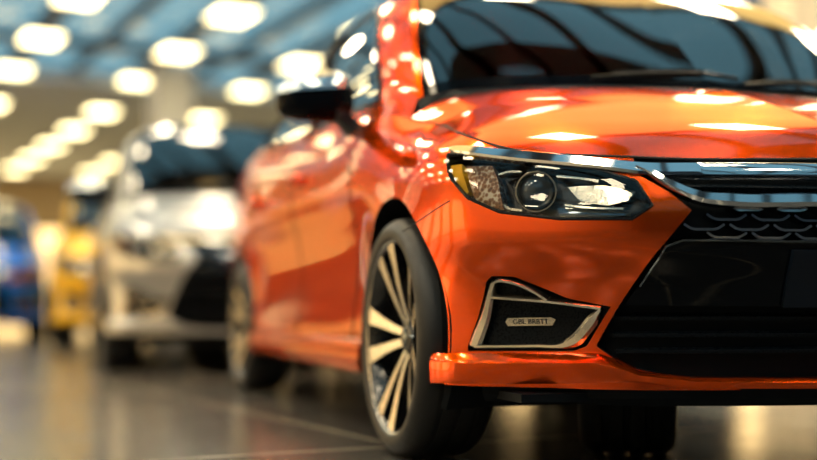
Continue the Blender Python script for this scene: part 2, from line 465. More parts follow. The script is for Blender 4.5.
def patch(poly, off, step=.012, skirt=.0):
    """filled outline following the body surface, moved off along the normal. returns V,N,F"""
    ring = polypath(list(poly) + [poly[0]], step)[:-1]
    xs = np.arange(min(p[0] for p in poly), max(p[0] for p in poly), step); ys = np.arange(min(p[1] for p in poly), max(p[1] for p in poly), step)
    inner = [(x, y) for x in xs for y in ys if in_poly(np.array([x]), np.array([y]), poly)[0] and nearest_on(poly, np.array([x, y]))[0] > step*.6]
    pts = [Vector(p) for p in ring] + [Vector(p) for p in inner]; n = len(ring)
    v, e, f, *_ = delaunay_2d_cdt(pts, [(i, (i+1) % n) for i in range(n)], [list(range(n))], 1, 1e-6)
    V, NN = [], []
    for q in v:
        p, nn = surf(q[0], q[1]); V.append(p + nn*off); NN.append(nn)
    F = [tuple(x) for x in f]
    if skirt:
        k = len(V)
        for i in range(n):
            V += [V[i], V[i] - NN[i]*skirt]; NN += [np.zeros(3), np.zeros(3)]
        V = np.array(V); c = V[:n].mean(0)
        for i in range(n):
            a, b = k + 2*i, k + 2*((i+1) % n); F.append((a, b, b + 1, a + 1))
            g = V[i] - c; g /= np.linalg.norm(g); NN[a] = NN[a+1] = g
    return np.array(V), np.array(NN), F

# ---------------------------------------------------------------- wheel
def tyre_mb():
    mb = MB(); h = .108
    prof = [(-h+.012, .262), (-h-.002, .272), (-h-.006, .285), (-h-.004, .300), (-h+.006, .315), (-h+.020, .325), (-h+.035, .3285)]
    for x in (-.05, -.0, .05):
        prof += [(x - .009, .330), (x - .007, .322), (x + .007, .322), (x + .009, .330)]
    prof += [(h-.035, .3285), (h-.020, .325), (h-.006, .315), (h+.004, .300), (h+.006, .285), (h+.002, .272), (h-.012, .262)]
    return mb.lathe(prof, 96)
def rim_mb():
    mb = MB(); h = .1
    mb.lathe([(-h-.002, .2645), (-h-.004, .268), (-h-.001, .271), (-h+.006, .266)], 96, 0)                       # bright outer lip
    mb.lathe([(-h-.002, .2645), (-h+.004, .258), (-h+.012, .252), (-.03, .240), (.06, .236), (h, .262)], 96, 1)     # dark barrel
    for k in range(5):
        for tw in (-1, 1):
            a0 = math.radians(90 + k*72)
            R = []
            for r, off, w, x in ((.040, .013, .018, -.052), (.09, .022, .020, -.066), (.15, .036, .026, -.080), (.21, .050, .034, -.091), (.252, .060, .046, -.099)):
                c = tw * off; ring = []
                for dx, dw in ((0, -.5), (0, .5), (.03, .33), (.03, -.33)):
                    t = c + dw*w*1.15
                    ring.append((x + dx, r*math.cos(a0) - t*math.sin(a0), r*math.sin(a0) + t*math.cos(a0)))
                R.append(ring)
            o = len(mb.F); mb.rings(R, 1)
            for f in range(o, len(mb.F)):                       # outward faces are machined bright
                if (f - o) % 4 == 0 and f - o < 16: mb.M[f] = 0
        # slim dark web between twin spokes
    mb.lathe([(-.062, 0.0005), (-.062, .030), (-.058, .040), (-.03, .052), (.0, .056)], 40, 1)
    return mb
def hubcap_mb():
    mb = MB(); mb.lathe([(-.070, .0005), (-.0695, .018), (-.066, .026), (-.058, .028)], 32, 0)
    for k in range(5):
        w = math.radians(90 + 36 + 72*k); q = len(mb.V)
        mb.lathe([(-.060, .0005), (-.060, .007), (-.05, .008)], 10, 0)
        mb.xf(Matrix.Translation((0, .041*math.cos(w), .041*math.sin(w))), q)
    return mb
def disc_mb():
    mb = MB(); mb.lathe([(-.012, .06), (-.012, .19), (.012, .19), (.012, .06)], 64, 0, close=True)
    return mb

TREE = []
def build_car(root, p):
    """every part of the car as a child of root"""
    # painted panels
    def both_part(name, mask, m, off=0, skirt=0):
        return make(name, *reorder(both(*grid_part(P, N, mask, off, skirt))), m, root)
    def reorder(t): return t[0], t[2]
    def bp(name, mask, mats, off=0, skirt=0, side=None, parent=root):
        V, NN, F = grid_part(P, N, mask, off, skirt)
        if side is None: V, NN, F = both(V, NN, F)
        else: V, NN = to_side(V, NN, side)
        return make(name, V, F, mats, parent, NN)
    bp('body_shell', region == 0, p)
    bp('front_bumper', region == 1, p)
    def gp(name, G, GN, mask, mats, side=None, off=0, parent=root):
        V, NN, F = grid_part(G, GN, mask, off)
        if side is None: V, NN, F = both(V, NN, F)
        else: V, NN = to_side(V, NN, side)
        return make(name, V, F, mats, parent, NN)
    full = lambda G: np.ones((G.shape[0]-1, G.shape[1]-1), bool)
    gp('hood', hood, hoodN, full(hood), p)
    gp('roof', roof, roofN, full(roof), p)
    gp('trunk_lid', deck, deckN, full(deck), p)
    # windscreen with black border print
    nw = wind.shape[0] - 1; fr = np.zeros((nw, nw), bool); fr[-2:, :] = True; fr[:, :2] = True; fr[:, -2:] = True; ap = np.zeros_like(fr); ap[-1:, :] = True; fr &= ~ap
    w = gp('windshield', wind, windN, ~(fr | ap), M['windscreen'])
    for side in (-1, 1): gp('pillar_trim', wind, windN, ap, p, side)
    gp('border', wind, windN, fr, M['gloss'], parent=w)
    fr2 = np.zeros_like(full(rearg)); fr2[-3:, :] = True; fr2[:, :3] = True; fr2[:, -3:] = True
    w = gp('rear_window', rearg, reargN, ~fr2, M['sideglass']); gp('border', rearg, reargN, fr2, M['gloss'], parent=w)
    # cowl strip between hood and glass
    mb = MB(); Q = []
    for a in range(len(W_base)):
        f = W_base[a]; h = np.array([np.interp(f[0], H_rear[:, 0], H_rear[:, c]) for c in range(3)])
        Q.append([h + (0, 0, -.012), f + (0, .0, -.002), f + (0, .02, -.05), h + (0, 0, -.06)])
    Q = np.array(Q); L = Q * (-1, 1, 1)
    mb.rings(np.vstack([L[::-1], Q[1:]])); mb.build('cowl', M['black'], root)
    # pillars and window surrounds (painted), windows
    for side in (-1, 1):
        gp('window_surround', green, greenN, ~(gm1 | gm2), p, side)
        for gm, poly in ((gm1, DLO_F), (gm2, DLO_R)):
            g = gp('side_window', green, greenN, gm, M['sideglass'], side, -.006)
            mb = MB()
            ring = polypath(poly + [poly[0]], .03); Q = []
            G2 = greenC.reshape(-1, 2); G3 = green.reshape(-1, 3); GN3 = greenN.reshape(-1, 3)
            for q in ring:
                k = np.argmin(((G2 - q)**2).sum(1)); pt = G3[k] + GN3[k]*.0005; Q.append(pt * (side, 1, 1))
            mb.tube(Q, .008, 6); mb.build('rubber_seal', M['black'], g)
        for rid, nm in ((6, 'front_door'), (7, 'rear_door')):
            d = bp(nm, region == rid, p, side=side)
            u = (D2 if rid == 6 else D3 + .06) - .17
            mb = MB(); Q = []
            for k in np.linspace(0, 1, 12):
                pt, n = surf(u + .19*k - .06, .905 + .005*k); Q.append((pt + n*(.004 + .032*math.sin(math.pi*min(1, max(0, k)))**.4)) * (side, 1, 1))
            mb.tube(Q, np.array([.008] + [.012]*10 + [.008]), 10); mb.build('door_handle', p, d)
    # shut lines
    mb = MB()
    for side in (-1, 1):
        t = MB()
        seam(t, polypath([(1.375, .615), (1.289, .625), (1.188, .648), (1.095, .672)]), .0022)
        seam(t, polypath(FDOOR[:4][0:3] + [(D1 + .02, 1.0)]), .004); seam(t, polypath([(D2, .30), (D2, 1.03)]), .004)
        seam(t, polypath([(D1 + .02, .30), (D3 - .22, .30)], .05), .004); seam(t, polypath([(D3 - .22, .30), (D3 - .1, .62), (D3 + .1, .85), (D3 + .12, 1.03)]), .004)
        t.tube(np.vstack([H_front[2:], H_side[1:]]) + (0, -.0, .0005), .0030, 6)
        t.xf(Matrix.Diagonal((side, 1, 1, 1))); mb.add(t.V, t.F)
    mb.build('panel_gap', M['seam'], root)
    # wheel-arch liners and rims of the arches
    for side in (-1, 1):
        for yc in (0, WB):
            mb = MB(); R = []
            for w in np.linspace(-.45, math.pi + .45, 40):
                y, z = yc + .387*math.cos(w), ZR + .387*math.sin(w); q, n = surf(YU(y), max(z, .221))
                R.append([(side*(q[0] - .001), y, z), (side*(q[0] - .02), y, z - .0), (side*.56, y, z), (side*.56, y, z + .012), (side*(q[0] - .012), yc + .40*math.cos(w), ZR + .40*math.sin(w))])
            mb.rings(R); mb.build('wheel_arch_liner', M['matte'], root)
    # underbody, sills
    mb = MB(); mb.box((-.80, -.62, .19), (.80, -.36, .21)); mb.box((-.58, -.45, .19), (.58, 3.4, .24)); mb.box((-.82, .46, .19), (.82, 2.45, .25)); mb.box((-.8, 3.3, .22), (.8, 3.7, .26))
    mb.build('underbody', M['matte'], root)
    for side in (-1, 1):
        mb = MB(); us = np.linspace(YU(.375), YU(2.53), 60)
        sweep(mb, us, lambda u: ([(-.03, .31), (.004, .315), (.018, .295), (.022, .25), (.014, .215), (-.05, .21)], .3)); mb.xf(Matrix.Diagonal((side, 1, 1, 1)))
        mb.build('side_skirt', p, root)
    # front lip
    us = np.unique(np.r_[np.linspace(0, .5, 20), np.linspace(.5, .78, 26), np.linspace(.78, 1.185, 40)])
    top = lambda u: float(np.interp(u, [0, .446, .59, .66, .70, .946, 1.2], [.243, .247, .262, .292, .303, .301, .295]))
    bot = lambda u: float(np.interp(u, [0, .445, .56, .62, .81, 1.2], [.222, .226, .238, .240, .233, .222]))
    pro = lambda u: float(np.interp(u, [0, .5, .75, .95, 1.1, 1.2], [.012, .018, .050, .048, .022, .010]))
    def lip(u):
        a, b, o = top(u), bot(u), pro(u); g = a - b
        return [(-.03, a + .004), (o*.35, a + .002), (o*.85, a - g*.18), (o, a - g*.30), (o*.9, b + g*.12), (o*.8, b), (-.04, b - .004)], .30
    mb = MB(); sweep(mb, us, lip); t = MB(); t.V = list(mb.V); t.F = list(mb.F); t.M = list(mb.M); t.xf(Matrix.Diagonal((-1, 1, 1, 1))); mb.add(t.V, t.F)
    mb.build('front_lip', p, root, angle=25)
    mb = MB(); us2 = np.linspace(0, 1.03, 50)
    und = lambda u: ([(-.02, .245), (-.006, .24), (-.012, .20), (-.03, .182), (-.25, .19), (-.25, .24)], .3)
    sweep(mb, us2, und); t = MB(); sweep(t, us2, und); t.xf(Matrix.Diagonal((-1, 1, 1, 1))); mb.add(t.V, t.F)
    mb.build('air_dam', M['matte'], root)
    # ---- grille ----
    g = bp('grille', region == 4, M['matte'], off=-.035, skirt=-.036)
    def pboth(name, poly, off, mt, parent, skirt=0, step=.012):
        V, NN, F = both(*patch(poly, off, step, skirt)); return make(name, V, F, mt, parent, NN)
    SENS = [(.0, .557), (.20, .556), (.40, .561), (.50, .560), (.531, .552), (.585, .47), (.628, .42), (.60, .416), (.0, .414)]
    pboth('sensor_band', SENS, .004, M['gloss'], g, .03)
    mb = MB()
    for z0, lo in ((.382, .655), (.345, .665), (.308, .655)):
        uu = np.linspace(0, lo, 40); ribbon(mb, [(u, z0) for u in uu], .012, .018, -.03)
    for z0 in (.690,):
        uu = np.linspace(0, .54, 40); ribbon(mb, [(u, z0) for u in uu], .010, .016, -.03)
    t = MB(); t.V = list(mb.V); t.F = list(mb.F); t.M = list(mb.M); t.xf(Matrix.Diagonal((-1, 1, 1, 1))); mb.add(t.V, t.F)
    mb.build('intake_slat', M['black'], g)
    # honeycomb scales of the upper grille
    mb = MB(); rng = random.Random(3)
    for row, z0 in enumerate((.632, .609, .586, .567)):
        for c in range(6):
            u0 = .032 + c*.104 + (row % 2)*.052
            zt = z0
            if u0 + .045 > np.interp(z0, [.55, .626, .66], [.53, .47, .40]): continue
            pth = uvpath([(u0 - .046, zt + .010), (u0 - .03, zt), (u0, zt - .002), (u0 + .03, zt), (u0 + .046, zt + .010)], 14)
            for sgn in (-1, 1):
                t = MB(); ribbon(t, pth, .008, .022, -.03, m=0)
                t.xf(Matrix.Diagonal((-sgn, 1, 1, 1))); mb.add(t.V, t.F)
    mb.build('honeycomb_insert', M['chrome'], g)
    mb = MB()
    uu = polypath([(0, .556), (.40, .560), (.50, .560), (.535, .548), (.59, .462)], .015); ribbon(mb, uu, .006, .010, .0)
    t = MB(); t.V = list(mb.V); t.F = list(mb.F); t.M = list(mb.M); t.xf(Matrix.Diagonal((-1, 1, 1, 1))); mb.add(t.V, t.F)
    mb.build('band_trim', M['darkchrome'], g)
    pl = pboth('number_plate', [(0, .415), (.247, .415), (.247, .541), (0, .541)], .016, M['plate'], root, .02, .02)
    # chrome wing over lamps and grille
    def two(mb):
        t = MB(); t.V = list(mb.V); t.F = list(mb.F); t.M = list(mb.M); t.xf(Matrix.Diagonal((-1, 1, 1, 1))); mb.add(t.V, t.F); return mb
    mb = MB()
    pth = uvpath([(0, .722), (.16, .722), (.448, .720), (.591, .722), (.686, .735), (.828, .755), (.961, .775), (1.10, .798), (1.155, .805)], 90)
    wid = np.interp(pth[:, 0], [0, .45, .60, .69, .83, 1.05, 1.13, 1.155], [.040, .040, .038, .034, .034, .032, .022, .010])
    ribbon(mb, pth, wid, .007, .002); two(mb).build('chrome_strip', M['chrome'], root)
    mb = MB()
    pth = uvpath([(0, .651), (.182, .652), (.39, .650), (.462, .657), (.519, .681), (.579, .716), (.60, .724)], 70)
    wid = np.interp(pth[:, 0], [0, .40, .47, .55, .60], [.033, .033, .027, .020, .012])
    ribbon(mb, pth, wid, .014, .0, bev=.45); two(mb).build('chrome_wing', M['chrome'], root)
    # ---- headlights ----
    for side in (-1, 1):
        def pone(name, poly, off, mt, parent, skirt=0, step=.012):
            V, NN, F = patch(poly, off, step, skirt); V, NN = to_side(V, NN, side); return make(name, V, F, mt, parent, NN)
        h = bp('headlight', region == 2, M['housing'], off=-.055, skirt=-.056, side=side)
        bp('lens', region == 2, M['lens'], off=.002, side=side, parent=h)
        pone('amber_reflector', [(1.128, .765), (1.086, .766), (1.036, .690), (1.045, .684), (1.085, .715), (1.112, .745)], -.008, M['amber'], h, .02)
        pone('side_lamp', [(1.070, .762), (.985, .757), (.955, .712), (.928, .642), (.984, .652), (1.022, .676)], -.014, M['sidelamp'], h, .03)
        pone('reflector', [(.772, .697), (.683, .700), (.601, .683), (.619, .662), (.669, .650), (.735, .664)], -.030, M['reflector'], h, .02)
        pone('lower_reflector', [(.795, .652), (.726, .644), (.640, .640), (.622, .622), (.680, .616), (.785, .619)], -.036, M['darkchrome'], h, .02)
        mb = MB(); ribbon(mb, uvpath([(.80, .722), (.744, .716), (.69, .706)], 12), .008, .01, -.03); mb.xf(Matrix.Diagonal((side, 1, 1, 1))); mb.build('bright_trim', M['satin'], h); mb = MB()
        ribbon(mb, uvpath([(.965, .735), (.93, .742), (.90, .738)], 12), .008, .01, -.03); mb.xf(Matrix.Diagonal((side, 1, 1, 1))); mb.build('bright_trim', M['satin'], h); mb = MB()
        ribbon(mb, uvpath([(.77, .650), (.70, .640), (.63, .636)], 12), .006, .01, -.028); mb.xf(Matrix.Diagonal((side, 1, 1, 1))); mb.build('bright_trim', M['satin'], h); mb = MB()
        ribbon(mb, uvpath([(.96, .70), (.945, .665), (.92, .648), (.88, .640)], 14), .008, .012, -.03)
        mb.xf(Matrix.Diagonal((side, 1, 1, 1))); mb.build('bright_trim', M['satin'], h)
        pt, n = surf(.848, .684); d = Vector((.42, -.90, -.04)).normalized(); ctr = Vector(pt - n*.018)
        MT = Matrix.Translation(ctr) @ Vector((-1, 0, 0)).rotation_difference(d).to_matrix().to_4x4()
        MS = Matrix.Diagonal((side, 1, 1, 1))
        mb = MB(); mb.lathe([(.03, .047), (-.004, .049), (-.010, .0475), (-.010, .0445), (-.004, .043), (.03, .041)], 48).xf(MS @ MT); mb.build('projector_ring', M['satin'], h)
        mb = MB(); pr = [(-.022*math.cos(a)+.012, max(.0005, .041*math.sin(a))) for a in np.linspace(0, math.pi/2, 10)]
        mb.lathe(pr, 40).xf(MS @ MT); mb.build('projector_lens', M['projglass'], h)
        mb = MB(); seam(mb, polypath(HEAD + [HEAD[0]], .012), .0045); mb.xf(MS); mb.build('lamp_gasket', M['black'], h)
        # ---- fog lamp bezel ----
        f = bp('fog_bezel', region == 3, M['black'], off=-.025, skirt=-.026, side=side)
        mb = MB()
        def rb(pts, w, n=30, hh=.012): ribbon(mb, uvpath(pts, n), w, hh, -.004, bev=.5)
        lw = np.linspace(0, 1, 30)
        ribbon(mb, uvpath([(1.046, .316), (1.022, .380), (.991, .462), (.986, .470)], 30), np.interp(lw, [0, .2, 1], [.030, .030, .016]), .012, -.004, bev=.5)
        rb([(.992, .466), (.974, .475), (.933, .472), (.888, .456), (.842, .430)], .011)
        rb([(1.000, .436), (.839, .426), (.690, .410)], .011)
        ribbon(mb, uvpath([(1.045, .316), (.89, .319), (.800, .323), (.766, .336), (.735, .362), (.692, .408)], 40), np.interp(np.linspace(0, 1, 40), [0, .55, .72, .9, 1], [.010, .012, .032, .030, .010]), .012, -.004, bev=.5)
        mb.xf(MS); mb.build('fog_bezel_trim', M['satin'], f)
        b = pone('badge', [(.975, .374), (.969, .383), (.850, .383), (.838, .378), (.848, .365), (.968, .365)], -.018, M['satin'], f, .01, .008)
        # raised lettering on the badge
        cu = bpy.data.curves.new('badge_lettering', 'FONT'); cu.body = 'GBL BRBTT'; cu.size = .0155; cu.extrude = .0008; cu.align_x = 'CENTER'; cu.align_y = 'CENTER'
        tmp = bpy.data.objects.new('tmp', cu); COL.objects.link(tmp); dg = bpy.context.evaluated_depsgraph_get(); dg.update()
        me = bpy.data.meshes.new_from_object(tmp.evaluated_get(dg)); bpy.data.objects.remove(tmp); bpy.data.curves.remove(cu)
        for v in me.vertices:
            u = .908 - v.co.x*1.25*(1 if side < 0 else -1); q, n = surf(u, .374 + v.co.y); q = q + n*(-.0172 + v.co.z); v.co = (q[0]*side, q[1], q[2])
        me.materials.append(M['seam']); o = bpy.data.objects.new('badge_lettering', me); COL.objects.link(o); o.parent = f
        # ---- tail lamp ----
        bp('tail_lamp', region == 8, M['redlens'], side=side)
        # ---- door mirror ----
        build_mirror(root, side, p)
    # wipers
    for off in (0, 1):
        mb = MB(); Q = []
        for k in np.linspace(0, 1, 14):
            x = (-.36 + .46*k) if off == 0 else (.12 + .5*k)
            y = np.interp(abs(x), W_base[:, 0], W_base[:, 1]); z = np.interp(abs(x), W_base[:, 0], W_base[:, 2])
            lift = .012 + .032*math.sin(k*math.pi*.75); Q.append((x, y + lift*.55 - .012, z + lift*.8 + .006))
        mb.tube(Q, .0065, 8); Q2 = [(q[0], q[1] + .012, q[2] + .012) for q in Q[2:11]]; mb.tube(Q2, .004, 6)
        mb.build('wiper', M['black'], root)
    # ---- interior ----
    mb = MB(); Y = [(.12,.99),(.3,1.03),(.5,1.035),(.62,1.01),(.66,.93),(.62,.80),(.3,.7),(.1,.9)]
    mb.rings([[(x, y, z - .02*abs(x)) for y, z in Y] for x in np.linspace(-.72, .72, 9)]); mb.build('dashboard', M['dash'], root)
    mb = MB(); mb.lathe([(.016*math.cos(a), .175 + .016*math.sin(a)) for a in np.linspace(0, 2*math.pi, 12, endpoint=False)], 40, close=True)
    mb.lathe([(-.02, .0005), (-.02, .05), (.0, .06)], 20)
    for a in (0, 120, 240):
        w = math.radians(a + 90); mb.tube([(0, .04*math.cos(w), .04*math.sin(w)), (0, .17*math.cos(w), .17*math.sin(w))], .012, 8)
    mb.xf(Matrix.Translation((.36, .80, 1.0)) @ Matrix.Rotation(math.radians(90), 4, 'Z') @ Matrix.Rotation(math.radians(-22), 4, 'Y')); mb.build('steering_wheel', M['dash'], root)
    def seat(x, y, w, back=1.12):
        mb = MB()
        sec = lambda cx, wd, q: [(cx + wd*s_, yy, zz) for s_, yy, zz in q]
        R = []
        for t in np.linspace(-1, 1, 9):
            e = (1 - abs(t)**4 * .25)
            R.append([(x + w*t, y + .02, .50), (x + w*t, y - .02, .50 + .10*e), (x + w*t, y + .40, .52 + .08*e), (x + w*t, y + .55, .80), (x + w*t, y + .64, back*e + 1.0*(1-e)), (x + w*t, y + .72, back*e - .03 + 1.0*(1-e)), (x + w*t, y + .66, .75), (x + w*t, y + .55, .45)])
        mb.rings(R); return mb
    for x in (-.37, .37):
        s = seat(x, .98, .25).build('front_seat', M['cloth'], root)
        mb = MB(); R = []
        for t in np.linspace(-1, 1, 9):
            e = math.sqrt(max(0.02, 1 - abs(t)**3)); R.append([(x + .14*t, 1.66 + dy*e, 1.23 + dz*e) for dy, dz in ((-.04, -.09), (-.05, 0), (-.035, .09), (.03, .09), (.05, 0), (.04, -.09))])
        mb.rings(R); mb.box((x - .07, 1.655, 1.05), (x - .055, 1.67, 1.2)); mb.box((x + .055, 1.655, 1.05), (x + .07, 1.67, 1.2)); mb.build('headrest', M['cloth'], s)
    seat(0, 1.85, .62, 1.15).build('rear_seat', M['cloth'], root)
    mb = MB(); R = []
    for t in np.linspace(-1, 1, 9):
        e = math.sqrt(max(.05, 1 - abs(t)**4)); R.append([(.12*t, .42 + dy*e, 1.40 + dz*e) for dy, dz in ((0, -.032), (-.012, 0), (0, .032), (.016, .03), (.02, 0), (.016, -.03))])
    mb.rings(R); mb.tube([(0, .43, 1.42), (0, .46, 1.47)], .008); mb.build('interior_mirror', M['black'], root)
    # ---- wheels ----
    for k, (x, y, rz) in enumerate(((-.838, 0, 0), (-.838, WB, 0), (.838, 0, math.pi), (.838, WB, math.pi))):
        if k == 0:
            wl = rim_mb().build('wheel', [M['alloy'], M['alloydark']], root, angle=30)
            ty = tyre_mb().build('tyre', M['rubber'], wl, angle=30); hc = hubcap_mb().build('hub_cap', M['darkchrome'], wl); dc = disc_mb().build('brake_disc', M['steel'], wl)
            w0 = wl
        else:
            wl = w0.copy(); COL.objects.link(wl)
            for ch in list(w0.children):
                c = ch.copy(); COL.objects.link(c); c.parent = wl
        wl.location = (x, y, ZR); wl.rotation_euler = (math.radians(-18 + 31*k), 0, rz)
    # the wheel seen under the front bumper
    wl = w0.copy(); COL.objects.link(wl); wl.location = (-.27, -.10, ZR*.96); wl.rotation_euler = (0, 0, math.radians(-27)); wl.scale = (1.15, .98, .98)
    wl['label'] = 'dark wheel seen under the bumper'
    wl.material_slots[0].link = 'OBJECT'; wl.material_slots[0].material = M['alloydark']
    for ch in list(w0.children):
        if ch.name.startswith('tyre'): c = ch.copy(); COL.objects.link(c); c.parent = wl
    return root

def build_mirror(root, side, p):
    """door mirror: rounded shell split into a cap coloured like its sky reflection above and a black lower body, on a stalk"""
    cx, cy, cz = 1.005, .72, 1.108
    def shell(z0, z1, m, name, parent, rows):
        R = []
        for zz in np.linspace(z0, z1, rows):
            e = max(0.0, 1 - abs(zz)**3.0)**(1/3.0); ring = []
            for w in np.linspace(0, 2*math.pi, 40, endpoint=False):
                c, s = math.cos(w), math.sin(w); q = (abs(c)**2.6 + abs(s)**2.6)**(-1/2.6)
                x, y = q*c, q*s
                hx, hy = .132, (.085 if y < 0 else .055)
                taper = 1 - .18*x*(1 if zz < 0 else .5)
                ring.append((cx + hx*x*(e*.9 + .1), cy + hy*y*(e*.85 + .05), cz + (.078*zz)*(taper) + .012*x*-1))
            R.append(ring)
        mb = MB(); mb.rings(R); mb.xf(Matrix.Diagonal((side, 1, 1, 1))); return mb.build(name, m, parent, angle=50)
    low = shell(-1, .27, M['gloss'], 'door_mirror', root, 14)
    shell(.29, 1, M['cap'], 'mirror_cap', low, 9)
    mb = MB(); mb.rings([[(side*(cx + x), cy + .054, cz + z) for x, z in ((-.105, -.05), (.10, -.045), (.115, .03), (.08, .055), (-.09, .052))], [(side*(cx + x), cy + .058, cz + z) for x, z in ((-.105, -.05), (.10, -.045), (.115, .03), (.08, .055), (-.09, .052))]])
    mb.build('mirror_glass', M['mirror'], low)
    mb = MB()
    R = []
    for t, (x, z, wy, wz) in enumerate(((.865, .985, .06, .045), (.885, 1.005, .05, .045), (.91, 1.03, .045, .04), (.945, 1.06, .045, .03))):
        R.append([(side*x, cy - .03 + wy*a, z + wz*b) for a, b in ((-1, -.6), (-.7, .8), (0, 1), (.7, .8), (1, -.6), (0, -1))])
    mb.rings(R); mb.build('mirror_stalk', M['black'], low)

def projector_glass():
    m = mat('projector_glass', (.05, .055, .06), .03, 0, coat=1.0, coat_rough=.0); return m
M['projglass'] = projector_glass()

def copy_tree(o, parent, swap, skip=()):
    if o in skip: return
    c = o.copy(); COL.objects.link(c)
    if parent is not None: c.parent = parent
    for i, sl in enumerate(o.material_slots):
        if sl.material in swap:
            c.material_slots[i].link = 'OBJECT'; c.material_slots[i].material = swap[sl.material]
    for ch in list(o.children): copy_tree(ch, c, swap, skip)
    return c

car = empty('car')
tag(car, 'orange metallic sedan with chrome grille wing, sharp and nearest on the showroom floor', 'car', 'cars parked on the showroom floor')
build_car(car, M['orange'])
MIRRORS = [o for o in car.children if o.name.startswith('door_mirror')]      # image-left one first
def place(swap, loc, rz, sc, label, skip=()):
    c = copy_tree(car, None, swap, skip); c.location = loc; c.rotation_euler = (0, 0, rz); c.scale = (sc,)*3
    c['label'] = label
    return c
# ---------------------------------------------------------------- camera frame -> floor plan (used once to lay out the hall)
CX, CY, CZ, PHI = -1.82, -3.2, .40, math.radians(16.2)
def plan_at(px, d):
    """floor-plan point seen in column px at depth d"""
    lat = (px - 408.5) / 1200 * d
    return CX + math.cos(PHI)*lat + math.sin(PHI)*d, CY - math.sin(PHI)*lat + math.cos(PHI)*d

place({M['orange']: M['silver']}, (-.43, 5.35, 0), math.radians(0), 1.18, 'silver crossover car parked right behind the orange sedan')
place({M['orange']: M['yellow']}, (-.70, 11.4, 0), math.radians(0), 1.3, 'yellow car half hidden between the silver car and the blue car', MIRRORS[:1])
place({M['orange']: M['blue'], M['sidelamp']: M['orangelens'], M['amber']: M['orangelens'], M['reflector']: M['orangelens'], M['housing']: M['orangelens']}, (-3.24, 14.6, 0), math.radians(0), 1.3, 'bright blue car with an orange indicator at the end of the row', MIRRORS[1:])

# ---------------------------------------------------------------- hall: local axes p (across) and q (along), turned 10.7 degrees
HALL = Matrix.Translation((CX, CY, 0)) @ Matrix.Rotation(math.radians(10.7), 4, 'Z')
H_CEIL = 4.5
P0, P1, Q0, Q1 = -7.0, 17.0, -9.0, 38.0
def hall(o):
    o.matrix_world = HALL @ o.matrix_world; return o
def struct(name, mb, mats, smooth=False):
    o = mb.build(name, mats, None, smooth=smooth); o.matrix_world = HALL; return tag(o, kind='structure')

def floor_mat():
    m = mat('polished_stone_tile', (.035, .033, .031), .12, 0, spec=.6); nt = m.node_tree; b = nt.nodes['Principled BSDF']
    tc = nt.nodes.new('ShaderNodeTexCoord'); br = nt.nodes.new('ShaderNodeTexBrick')
    br.offset = 0; br.inputs['Scale'].default_value = 1; br.inputs['Brick Width'].default_value = 1.6; br.inputs['Row Height'].default_value = 1.6
    br.inputs['Mortar Size'].default_value = .009; br.inputs['Mortar Smooth'].default_value = .1
    br.inputs['Color1'].default_value = (.078, .073, .066, 1); br.inputs['Color2'].default_value = (.09, .084, .076, 1); br.inputs['Mortar'].default_value = (.5, .44, .34, 1)
    nz = nt.nodes.new('ShaderNodeTexNoise'); nz.inputs['Scale'].default_value = 2.2; nz.inputs['Detail'].default_value = 6
    r = nt.nodes.new('ShaderNodeMapRange'); r.inputs['To Min'].default_value = .12; r.inputs['To Max'].default_value = .26
    nt.links.new(tc.outputs['Object'], br.inputs['Vector']); nt.links.new(tc.outputs['Object'], nz.inputs['Vector'])
    nt.links.new(nz.outputs['Fac'], r.inputs['Value']); nt.links.new(r.outputs[0], b.inputs['Roughness'])
    nt.links.new(br.outputs['Color'], b.inputs['Base Color'])
    return m
M['floor'] = floor_mat()
M['beam'] = noise_rough(mat('ceiling_grey', (.60, .68, .74), .8), 3, .7, .9)
M['beamdark'] = noise_rough(mat('ceiling_beam_dark', (.06, .065, .07), .7), 3, .6, .8)
M['cream'] = noise_rough(mat('cream_wall', (.72, .60, .42), .6), 4, .5, .7)
M['tan'] = noise_rough(mat('tan_wall', (.52, .38, .22), .6), 4, .5, .7)
M['navy'] = noise_rough(mat('navy_wall', (.015, .04, .08), .5), 4, .4, .6)
M['white'] = noise_rough(mat('white_plaster', (.7, .68, .64), .6), 4, .5, .7)
M['lampmetal'] = mat('lamp_frame_metal', (.5, .5, .5), .3, 1)
M['lampglow'] = mat('warm_diffuser', (.9, .85, .7), .5, emit=(1, .83, .56), strength=34)
M['lampdim'] = mat('warm_dimmed_diffuser', (.9, .85, .7), .5, emit=(1, .82, .42), strength=8.5)
M['wallglow'] = mat('lit_showcase_glass', (.9, .75, .5), .4, emit=(1, .66, .28), strength=2.6)
M['skyglass'] = glass('skylight_glass', (.86, .93, .95), boost=.25)

struct('floor', MB().box((P0-.3, Q0-.3, -.1), (P1+.3, Q1+.3, 0)), M['floor'])
# ceiling: glazed bays near the front of the hall, plain grey beyond
QS = 22.0
struct('ceiling', MB().box((P0-.3, QS, H_CEIL+.05), (P1+.3, Q1+.3, H_CEIL+.3)), M['beam'])
struct('ceiling', MB().box((P0, 5.05, H_CEIL+.37), (P1, 8.6, H_CEIL+.42)), M['cream'])  # added unseen cream slab, keeps blue sky out of the hood reflection
LP = [3.32 + 2.15*k for k in range(-4, 7)]
k = 0
for p in LP:
    k += 1
    struct('trim_%d' % k, MB().box((p-.13, Q0, H_CEIL+.2), (p+.13, QS, H_CEIL+.3)), M['beamdark'])
for p in LP[:-1]:
    k += 1
    struct('trim_%d' % k, MB().box((p+1.0, Q0, H_CEIL+.2), (p+1.15, QS, H_CEIL+.3)), M['beamdark'])
for q in np.arange(Q0 + 1.2, QS, 5.5):
    k += 1
    struct('trim_%d' % k, MB().box((P0, q-.22, H_CEIL+.2), (P1, q+.22, H_CEIL+.28)), M['beamdark'])
